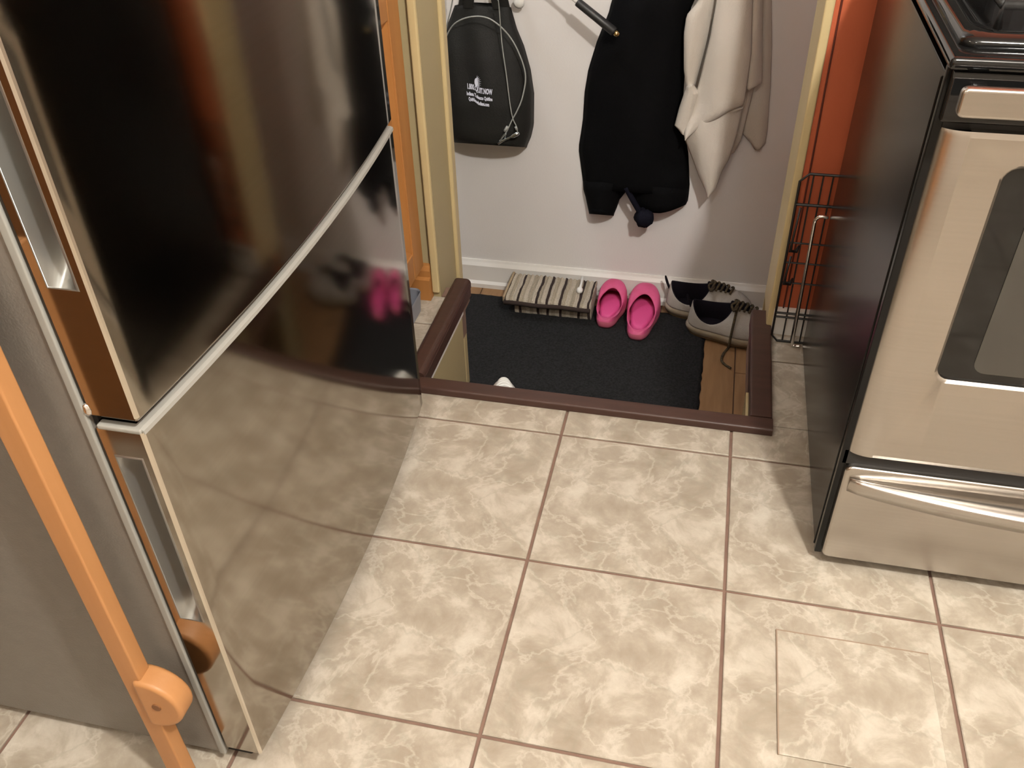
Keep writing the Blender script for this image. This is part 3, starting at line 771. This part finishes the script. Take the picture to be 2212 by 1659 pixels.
def sneaker(name, base, yaw, label, L=.82, W=.29, mats=None, loose_lace=False, loop=True, group=None, cat='sneaker', capmat=None, lace=None):
    lace = lace or M_LACE
    mu, ms, mg, ml = mats
    M4 = Matrix.Translation(Vector(base)) @ Matrix.Rotation(yaw, 4, 'Z')
    t = empty(name, base, label, cat, group)
    ol = sole_outline(L, W); n = len(ol); mid = (0, L * .5)
    def spring(y): return .05 * max(0, (y / L - .78) / .22) ** 2 + .02 * max(0, (.10 - y / L) / .1)
    obj('outsole', loft(place([[(x, y, spring(y)) for x, y in ring_scale(ol, .95, *mid)], [(x, y, .025 + spring(y)) for x, y in ring_scale(ol, 1.0, *mid)]], M4)), mg, t)
    obj('midsole', loft(place([[(x, y, .024 + spring(y)) for x, y in ring_scale(ol, 1.0, *mid)], [(x, y, .06 + spring(y)) for x, y in ring_scale(ol, 1.025, *mid)], [(x, y, .10 + spring(y) * .8 + .02 * max(0, .3 - y / L)) for x, y in ring_scale(ol, .99, *mid)]], M4)), ms, t, smooth=True)
    def op(i):
        a = 2 * PI * i / n - PI / 2
        c, s = math.cos(a), math.sin(a)
        tt = (s + 1) / 2
        oy = L * .27 + L * .225 * s
        ox = W * .33 * c
        zz = .325 - (.175 if c > 0 else .055) * abs(c) ** 1.2 + .03 * tt ** 3
        return (ox, oy, zz)
    O = [op(i) for i in range(n)]
    rings = []
    for k in range(10):
        f = k / 9; r = []
        for i in range(n):
            x, y = ring_scale([ol[i]], .985, *mid)[0]; ox, oy, oz = O[i]
            front = max(0, min(1, (y / L - .42) / .30))
            z0 = .09 + spring(y) * .8
            g = f ** (1.25 + .25 * front)
            pz = z0 + (oz - z0) * (1 - (1 - f) ** (1.15 + .25 * front))
            pz += .03 * front * math.sin(PI * f)
            r.append((x + (ox - x) * g, y + (oy - y) * g, pz))
        rings.append(r)
    upper = obj('upper', loft(place(rings, M4), caps=False), mu, t, smooth=True, solid=.008)
    # lining: collar roll down to an insole
    li = [[(ox * 1.04, L * .27 + (oy - L * .27) * 1.03, oz - .006) for ox, oy, oz in O], [(ox * 1.0, L * .27 + (oy - L * .27) * 1.0, oz + .010) for ox, oy, oz in O], [(ox * .86, L * .27 + (oy - L * .27) * .92, oz - .004) for ox, oy, oz in O],
          [(ox * .86, L * .27 + (oy - L * .27) * .95, .18) for ox, oy, oz in O], [(ox * .9, L * .27 + (oy - L * .27), .11) for ox, oy, oz in O]]
    obj('lining', loft(place(li, M4), caps=False), ml, t, smooth=True)
    obj('insole', loft(place([[(ox * .95, L * .27 + (oy - L * .27) * 1.05, .112) for ox, oy, oz in O], [(ox * .5, L * .27 + (oy - L * .27) * .5, .11) for ox, oy, oz in O]], M4)), ml, t)
    def ztop(y):   # ridge of the instep along the centre line
        f = (L * .985 - y) / (L * .985 - L * .495); f = max(0, min(1, f)) ** (1 / 1.5)
        return .105 + (.345 - .105) * (1 - (1 - f) ** 1.4) + .03 * math.sin(PI * f)
    tg = [[(-.058, L * .46, .345), (0, L * .45, .375), (.058, L * .46, .345)], [(-.055, L * .50, .335), (0, L * .495, .362), (.055, L * .50, .335)], [(-.05, L * .60, ztop(L * .60) + .002), (0, L * .60, ztop(L * .60) + .016), (.05, L * .60, ztop(L * .60) + .002)], [(-.035, L * .72, ztop(L * .72) - .004), (0, L * .72, ztop(L * .72) + .006), (.035, L * .72, ztop(L * .72) - .004)]]
    obj('tongue', loft(place(tg, M4), caps=False, closed=False), capmat or ml, t, smooth=True, solid=.014)
    for q in range(5):
        y = L * (.515 + .052 * q); z = ztop(y) + .022
        w = .074 - .006 * q
        pts = [(-w, y - .012, z - .036), (-w * .5, y + .004, z), (0, y + .014, z + .006), (w * .5, y + .004, z), (w, y - .012, z - .036)]
        if q % 2: pts = [(-a, b, c) for a, b, c in pts]
        obj('lace', tube([tuple(M4 @ Vector(p)) for p in spline(pts, 3)], .012, 6), lace, t, smooth=True)
    bow = [(.0, L * .52, ztop(L * .52) + .03), (.05, L * .47, .375), (.10, L * .50, .345), (.05, L * .53, .35), (0, L * .52, .36), (-.05, L * .49, .365), (-.10, L * .52, .33), (-.04, L * .54, .35), (0, L * .525, .36)]
    obj('lace', tube([tuple(M4 @ Vector(p)) for p in spline(bow, 4)], .011, 6), lace, t, smooth=True)
    if loop:
        lp = [(.0, .018, .25), (.012, -.012, .33), (.0, -.025, .375), (-.012, -.010, .33), (0, .02, .26)]
        obj('pull_loop', tube([tuple(M4 @ Vector(p)) for p in spline(lp, 4)], .008, 6), ml, t, smooth=True)
    return t, M4
SN = (M_MESH, M_SOLE, M_GUM, M_LINING)
sA, MA = sneaker('sneaker', (.44, 3.31, ZL + .026), -PI / 2 - .09, 'grey-white running shoe standing behind, nearest the baseboard', mats=SN, group='pair of grey running shoes')
sB, MB = sneaker('sneaker', (.66, 3.025, ZL + .026), -PI / 2 - .13, 'grey-white running shoe in front with one untied lace trailing', mats=SN, group='pair of grey running shoes')
lz = ZL + .012
obj('lace', tube(spline([(1.09, 2.96, ZL + .37), (1.075, 2.88, ZL + .30), (1.06, 2.80, ZL + .16), (1.055, 2.785, ZL + .05), (1.05, 2.80, lz), (1.01, 2.70, lz), (1.0, 2.61, lz), (1.03, 2.55, lz), (1.085, 2.50, lz)], 5), .011, 6), M_LACE, sB, smooth=True)
sneaker('canvas_shoe', (-.44, .37, -.64), .25, 'black shoe with a white toe cap peeking over the front stair edge', L=.66, W=.27, mats=(M_SHOEW, M_SHOEW, M_GUM, M_SHOEB), loop=False, cat='shoe', capmat=M_SHOEW, lace=M_SHOEW)

# ------------------------------------------------------------------ things hanging on the landing wall
def hooked(name, x, z, label, y=YB):
    t = empty(name, (x, y, z), label, 'wall hook', 'wall hooks')
    obj('plate', prism(rrect(x - .05, x + .05, z - .02, z + .24, .045, 5), 'y', y - .02, y), M_WHITEP, t, bevel=.006)
    obj('arm', tube(spline([(x, y - .01, z + .14), (x, y - .09, z + .10), (x, y - .15, z + .12), (x, y - .17, z + .18)], 4), .017, 8), M_WHITEP, t, smooth=True)
    obj('knob', tube([(x, y - .17, z + .155), (x, y - .17, z + .17), (x, y - .17, z + .20), (x, y - .17, z + .215)], [.012, .032, .032, .012], 10), M_WHITEP, t, smooth=True)
    return t
hk = empty('wall_hook', (-.97, YB, 1.56), 'white knobbed wall hook between the black bag and the black garment', 'wall hook', 'wall hooks')
obj('plate', prism(rrect(-1.02, -.92, 1.60, 1.86, .045, 5), 'y', YB - .02, YB), M_WHITEP, hk, bevel=.006)
obj('knob', tube([(-.972, YB - .012, 1.575), (-.972, YB - .05, 1.565), (-.972, YB - .09, 1.56), (-.972, YB - .105, 1.56)], [.028, .036, .047, .026], 14), M_WHITEP, hk, smooth=True)
obj('arm', tube(spline([(-.972, YB - .02, 1.60), (-.965, YB - .10, 1.62), (-.95, YB - .16, 1.68), (-.93, YB - .17, 1.74)], 4), .016, 8), M_WHITEP, hk, smooth=True)
hooked('wall_hook', -1.27, 2.30, 'white wall hook holding the black tote bag')
hooked('wall_hook', .06, 2.35, 'white wall hook holding the black garment')
hooked('wall_hook', .70, 2.35, 'white wall hook holding the off-white towel')

def slide(x, z, y_old, y_new):
    """keep a measured outline when the cloth bulges forward: scale it about the viewing height"""
    k = (y_new + 3.977) / (y_old + 3.977)
    return .667 + (x - .667) * k, 3.518 + (z - 3.518) * k
# tote bag
bag_L = [(1.52, -1.385), (1.40, -1.50), (1.29, -1.60), (1.12, -1.66), (.80, -1.70), (.50, -1.68), (.375, -1.60), (.352, -1.30)]
def bl(z): return interp([(1.53, -1.505), (1.41, -1.56), (1.29, -1.63), (1.12, -1.69), (.80, -1.72), (.50, -1.70), (.39, -1.66), (.345, -1.58)], z)
def br(z): return interp([(1.53, -1.03), (1.37, -.985), (1.23, -.925), (1.04, -.872), (.84, -.843), (.56, -.848), (.45, -.873), (.35, -.915)], z)
YBAG = YB - .012
def bag_front(x, z):
    l, r = bl(z), br(z); s = max(0, min(1, (x - l) / (r - l)))
    d = interp([(.345, .32), (.45, .325), (.7, .30), (1.1, .20), (1.4, .09), (1.53, .05)], z)
    b = (max(0, math.sin(PI * s))) ** .32
    fold = .014 * math.sin(9 * x + 1.5 * z) * min(1, max(0, (1.55 - z) * 1.4)) + .012 * math.sin(23 * x + 2.2 * z + 1) * max(0, min(1, (z - .5) * 1.3))
    return YBAG - d * b - .0 + fold * b
def bagP(x, z, out=0.0):
    y = bag_front(x, z) - out
    a, b = slide(x, z, 3.38, y)
    return (a, y, b)
tb = empty('tote_bag', (-1.27, YB, .35), 'black fabric tote bag with small white print hanging at left', 'bag')
rings = []
for i in range(37):
    z = .345 + (1.53 - .345) * i / 36
    l, r = bl(z), br(z)
    zz = z - (.02 if i == 0 else 0) * 0
    r1 = [bagP(l + (r - l) * s / 24, z) for s in range(25)]
    r2 = [(r - (r - l) * s / 6, YBAG, z) for s in range(1, 6)]
    rings.append(r1 + r2)
obj('body', loft(rings), M_BAG, tb, smooth=True)
def strap(xb, xt, y0, w=.062):
    pts = [(xb, y0, 1.50), (xb + (xt - xb) * .25, y0 - .01, 1.66), (xb + (xt - xb) * .7, y0 - .04, 2.0), (xt, YB - .15, 2.44)]
    rows = [[(p[0] - w / 2, p[1], p[2]), (p[0] + w / 2, p[1] - .006, p[2])] for p in [tuple(v) for v in spline(pts, 4)]]
    return loft(rows, caps=False, closed=False)
obj('strap', strap(-1.405, -1.30, YBAG - .055, .085), M_BAG, tb, solid=.01)
obj('strap', strap(-1.165, -1.26, YBAG - .055, .062), M_BAG, tb, solid=.01)
obj('strap', strap(-1.10, -1.24, YBAG - .02, .085), M_BAG, tb, solid=.01)
obj('strap', strap(-1.47, -1.31, YBAG - .02, .06), M_BAG, tb, solid=.01)

def text_on_bag(txt, x0, z0, size, maxw, slope=-.10, bold=0.0):
    cu = bpy.data.curves.new('print', 'FONT'); cu.body = txt; cu.size = size; cu.offset = bold; cu.align_x = 'LEFT'; cu.resolution_u = 2
    to = bpy.data.objects.new('print_tmp', cu); COL.objects.link(to)
    dg = bpy.context.evaluated_depsgraph_get(); dg.update()
    me = bpy.data.meshes.new_from_object(to.evaluated_get(dg))
    w = max(v.co.x for v in me.vertices); k2 = maxw / w
    vs = []
    for v in me.vertices:
        x = x0 + v.co.x * k2; dx = v.co.x * k2
        # the cloth folds across the lettering: the left third sits higher
        z = z0 + v.co.y + slope * dx + .028 / (1 + math.exp((dx / maxw - .38) * 22))
        vs.append(bagP(*slide(x, z, 3.33, 3.38), .007))
    fs = [tuple(p.vertices) for p in me.polygons]
    bpy.data.objects.remove(to); bpy.data.meshes.remove(me); bpy.data.curves.remove(cu)
    return vs, fs
obj('lettering', text_on_bag('1.800.QUIT.NOW', -1.425, .835, .066, .225, -.06, .0025), M_PRINT, tb)
obj('lettering', text_on_bag('Indiana Tobacco Quitline', -1.430, .780, .044, .228, -.06, .0018), M_PRINT, tb)
obj('lettering', text_on_bag('QuitNowIndiana.com', -1.415, .733, .044, .182, -.09, .0018), M_PRINT, tb)
sv, sf = [], []
def sunpt(x, z): return bagP(*slide(x, z, 3.33, 3.38), .007)
cxs, czs = -1.335, .922
n0 = 16
sv.append(sunpt(cxs, czs))
for k in range(n0): sv.append(sunpt(cxs - .004 + .016 * math.cos(2 * PI * k / n0), czs + .036 * math.sin(2 * PI * k / n0)))
sf += [(0, 1 + k, 1 + (k + 1) % n0) for k in range(n0)]
for k in range(9):
    a = -1.1 + 2.5 * k / 8
    c, s = math.cos(a), math.sin(a); o0 = len(sv)
    p0 = (cxs + .014 * c, czs + .034 * s); p1 = (cxs + .040 * c, czs + .062 * s)
    q = .0035
    sv += [sunpt(p0[0] - q * s, p0[1] + q * c), sunpt(p0[0] + q * s, p0[1] - q * c), sunpt(p1[0], p1[1])]
    sf.append((o0, o0 + 1, o0 + 2))
obj('sun_emblem', (sv, sf), M_PRINT, tb)

# coated cable with clip hanging in front of the bag
yc = 3.215
cbk = empty('tie_cable', (-1.1, YB - .2, 1.0), 'thin grey coated cable looped over the black tote bag with a clip end', 'cable')
def cab(pts):
    out = []
    for p in pts:
        z = p[2]
        yn = p[1] if z > 1.7 else p[1] - interp([(.3, .055), (.7, .03), (1.0, -.02), (1.35, -.06), (1.7, 0)], z)
        a, b = slide(p[0], z, 3.30, yn)
        out.append((a, yn, b) if z < 1.62 else tuple(p))
    return out
lp = [(-1.275, YB - .17, 2.43), (-1.42, yc + .02, 1.95), (-1.495, yc + .03, 1.60), (-1.565, yc + .035, 1.37), (-1.600, yc + .035, 1.18)]
obj('strand', tube(cab(spline(lp, 6)), .0055, 6), M_CABLE, cbk, smooth=True)
lp2 = [(-1.600, yc + .035, 1.15), (-1.585, yc + .03, 1.27), (-1.495, yc + .01, 1.405), (-1.345, yc, 1.468), (-1.188, yc - .005, 1.455), (-1.038, yc, 1.335), (-.945, yc + .005, 1.173), (-.900, yc + .01, 1.005), (-.930, yc + .005, .827), (-.980, yc, .703), (-1.022, yc - .005, .627), (-1.058, yc - .01, .55), (-1.085, yc - .012, .50), (-1.15, yc - .015, .41)]
obj('strand', tube(cab(spline(lp2, 6)), .0060, 6), M_CABLE, cbk, smooth=True)
lp3 = [(-1.27, YB - .19, 2.43), (-1.16, yc, 1.95), (-1.115, yc - .01, 1.60), (-1.097, yc - .012, 1.28), (-1.066, yc - .012, 1.015), (-1.040, yc - .012, .76), (-1.018, yc - .012, .635), (-.992, yc - .012, .575), (-.978, yc - .012, .515)]
obj('strand', tube(cab(spline(lp3, 6)), .0048, 6), M_CABLE, cbk, smooth=True)
obj('ferrule', tube(cab([(-1.065, yc - .014, .56), (-1.095, yc - .014, .515)]), .014, 8), M_CABLE, cbk, smooth=True)
obj('ferrule', tube(cab([(-.995, yc - .014, .565), (-.984, yc - .014, .535)]), .011, 8), M_CABLE, cbk, smooth=True)
obj('clip', tube(cab([(-1.158, yc - .018, .400), (-1.10, yc - .02, .435), (-1.04, yc - .02, .468), (-1.02, yc - .02, .478), (-.985, yc - .02, .498), (-.965, yc - .02, .508)]), [.014, .009, .009, .020, .020, .012], 8), M_CLIP, cbk, smooth=True)
obj('clip_ring', tube(cab(spline([(-1.085, yc - .016, .50), (-1.12, yc - .02, .46), (-1.135, yc - .02, .42), (-1.105, yc - .02, .43), (-1.09, yc - .018, .47)], 4, True)), .0045, 6, closed=True), M_CLIP, cbk, smooth=True)

# black garment
def gl(z): return interp([(2.35, -.05), (2.0, -.13), (1.61, -.215), (1.504, -.237), (1.395, -.282), (1.284, -.323), (1.056, -.386), (.86, -.412), (.617, -.42), (.363, -.452), (.104, -.412), (-.02, -.395)], z)
def grr(z): return interp([(2.35, .18), (2.0, .31), (1.63, .44), (1.56, .40), (1.278, .40), (1.02, .41), (.788, .415), (.509, .47), (.388, .503), (.09, .545), (-.02, .545)], z)
def gfront(x, l, r, z, d=.20):
    s = max(0, min(1, (x - l) / (r - l)))
    b = max(0, math.sin(PI * s)) ** .4 * (1 - .72 * max(0, (x - .27) / .26 if z > .2 else 0))
    b = max(b, 0)
    return YB - .015 - (d + .03 * math.sin(8 * x + 2 * z) + .015 * math.sin(19 * x - 3 * z)) * b
def cloth_ring(l, r, z, d, zf=lambda x: 0, m=22):
    r1 = []
    for s in range(m + 1):
        x = l + (r - l) * s / m
        y = gfront(x, l, r, z, d)
        a, b = slide(x, z + zf(x), 3.40, y) if z < 1.6 else (x, z)
        r1.append((a, y, b))
    r2 = [(r - (r - l) * s / 6, YB - .012, z + zf(r - (r - l) * s / 6)) for s in range(1, 6)]
    return r1 + r2
gm = empty('black_garment', (.06, YB, 0), 'limp black cloth garment hanging in folds with a knotted cord', 'garment')
obj('body', loft([cloth_ring(gl(z), grr(z), z, .09 + .155 * min(1, (2.35 - z) / .8)) for z in [-.02 + (2.37) * i / 40 for i in range(41)]]), M_CLOTH, gm, smooth=True)
legA = [(.05, -.405, .02), (-.03, -.398, -.02), (-.10, -.376, -.065), (-.18, -.358, -.085), (-.235, -.345, -.103), (-.26, -.335, -.112)]
obj('leg', loft([cloth_ring(l, r, z, .235) for z, l, r in legA]), M_CLOTH, gm, smooth=True)
obj('cuff', loft([cloth_ring(-.350, -.098, -.215, .235), cloth_ring(-.345, -.104, -.235, .24), cloth_ring(-.338, -.110, -.266, .235)]), M_CLOTH, gm, smooth=True)
legB = [(.05, .0, .545), (-.02, .0, .545), (-.06, .015, .543)]
hem = lambda x: -.085 + .10 * ((x - .27) / .27) ** 2
obj('leg', loft([cloth_ring(l, r, z, .235) for z, l, r in legB] + [cloth_ring(.04, .535, -.085, .235, lambda x: hem(x) * .5), cloth_ring(.06, .53, -.105, .225, hem)]), M_CLOTH, gm, smooth=True)
obj('hem_edge', tube([(.09 + .44 * i / 10, YB - .17 + .10 * max(0, i / 10 - .5), -.072 + hem(.09 + .44 * i / 10)) for i in range(11)], .012, 6), M_CLOTH, gm, smooth=True)
obj('cord', tube(spline([(.0, YB - .24, .09), (.055, YB - .25, .0), (.10, YB - .24, -.08), (.14, YB - .23, -.15)], 4), [.026] * 13, 8), M_NAVY, gm, smooth=True)
kr = []
for i in range(9):
    a = PI * i / 8
    kr.append([(.176 + .088 * math.sin(a) * math.cos(2 * PI * k / 14) * (1 + .10 * math.sin(3 * k)), YB - .22 + .08 * math.sin(a) * math.sin(2 * PI * k / 14) * (1 + .1 * math.cos(2 * k)), -.195 + .092 * math.cos(a) + .012 * math.sin(2 * k + i)) for k in range(14)])
obj('knot', loft(kr), M_NAVY, gm, smooth=True)

# stick with rubber grip and brass tip, hanging across the garment
sk = empty('gripped_stick', (-.45, YB - .3, 1.7), 'slanted stick with black rubber grip and brass tip across the black garment', 'stick')
def P(t): 
    a, b = Vector((-.46, 3.20, 1.640)), Vector((-.140, 3.165, 1.425))
    return tuple(a + (b - a) * t)
obj('grip', tube([P(0), P(.03), P(.5), P(.93), P(.96)], [.030, .033, .034, .036, .030], 14), M_RUBBER, sk, smooth=True)
obj('tip', tube([P(.95), P(1.0), P(1.05), P(1.07)], [.022, .024, .021, .010], 12), M_BRASS, sk, smooth=True)
obj('ferrule', tube([P(-.12), P(0.01)], .017, 10), M_WHITEP, sk, smooth=True)
obj('shaft', tube([P(-1.9), P(-.11)], .013, 10), M_WHITEP, sk, smooth=True)
obj('cord_loop', tube(spline([P(-1.9), (-1.02, YB - .20, 2.10), (-.97, YB - .15, 1.80), (-.95, YB - .15, 1.69)], 5), .008, 6), M_WHITEP, sk, smooth=True)

# off-white towel in overlapping draped layers
tw = empty('hanging_towel', (.75, YB, 0), 'off-white cotton towel hanging in loose folds at right', 'towel')
def sheet(poly, y0, amp, freq, ph, nz=46, nx=26, twist=0.0, edge=.05):
    zs = [p[1] for p in poly]; z0, z1 = min(zs) + 1e-4, max(zs) - 1e-4
    rows = []
    for i in range(nz + 1):
        z = z1 + (z0 - z1) * i / nz
        l, r = scan(poly, z)
        row = []
        for j in range(nx + 1):
            s = j / nx; x = l + (r - l) * s
            f = min(1, (z1 - z) / .6 + .35)
            y = y0 - amp * f * math.sin(freq * (x - twist * (z - z1)) + ph) - .35 * amp * math.sin(2.3 * freq * (x - twist * z) + ph * 2) + edge * (abs(2 * s - 1) ** 3)
            row.append((x, min(y, YB - .02), z))
        rows.append(row)
    return loft(rows, caps=False, closed=False)
TOP = 2.42
L_ = [
    ('drape', [(.62, TOP), (.84, TOP), (.862, 1.67), (.905, 1.30), (.905, .90), (.79, .835), (.66, .73), (.47, .575), (.455, .62), (.50, .80), (.545, 1.1), (.585, 1.4), (.60, 1.66)], 3.20, .030, 11, .6, -.10),
    ('drape', [(.58, TOP), (.66, TOP), (.60, 1.66), (.55, 1.3), (.50, .98), (.47, .88), (.435, .98), (.405, 1.12), (.378, 1.40), (.385, 1.54), (.46, 1.64)], 3.27, .02, 14, 2.0, .1),
    ('drape', [(.80, TOP), (.90, TOP), (.935, 1.67), (.985, 1.3), (1.025, 1.02), (.93, 1.005), (.84, 1.02), (.85, 1.4), (.84, 1.67)], 3.29, .028, 16, 1.0, -.08),
    ('drape', [(.50, .80), (.90, .86), (.88, .60), (.845, .40), (.80, .30), (.765, .14), (.712, .065), (.618, .225), (.545, .38), (.465, .54), (.455, .60)], 3.25, .030, 9, 2.2, -.25),
    ('drape', [(.48, 1.02), (.54, .95), (.50, .62), (.455, .60), (.43, .605), (.372, .655), (.395, .80), (.44, 1.00)], 3.255, .012, 12, .3, 0),
    ('drape', [(.80, 1.0), (.97, 1.0), (.94, .70), (.925, .52), (.885, .40), (.78, .36), (.78, .7)], 3.37, .03, 13, 1.1, -.1),
    ('drape', [(.86, TOP), (.98, TOP), (1.00, 1.66), (1.06, 1.3), (1.10, .97), (1.13, .60), (1.13, .47), (1.10, .44), (1.045, .44), (.99, .52), (.94, .54), (.90, .9), (.90, 1.6)], 3.405, .035, 12, .5, -.12),
]
for nm, poly, y0, amp, fq, ph, twst in L_:
    obj(nm, sheet(poly, y0, amp, fq, ph, twist=twst), M_TOWEL, tw, smooth=True, solid=.010)
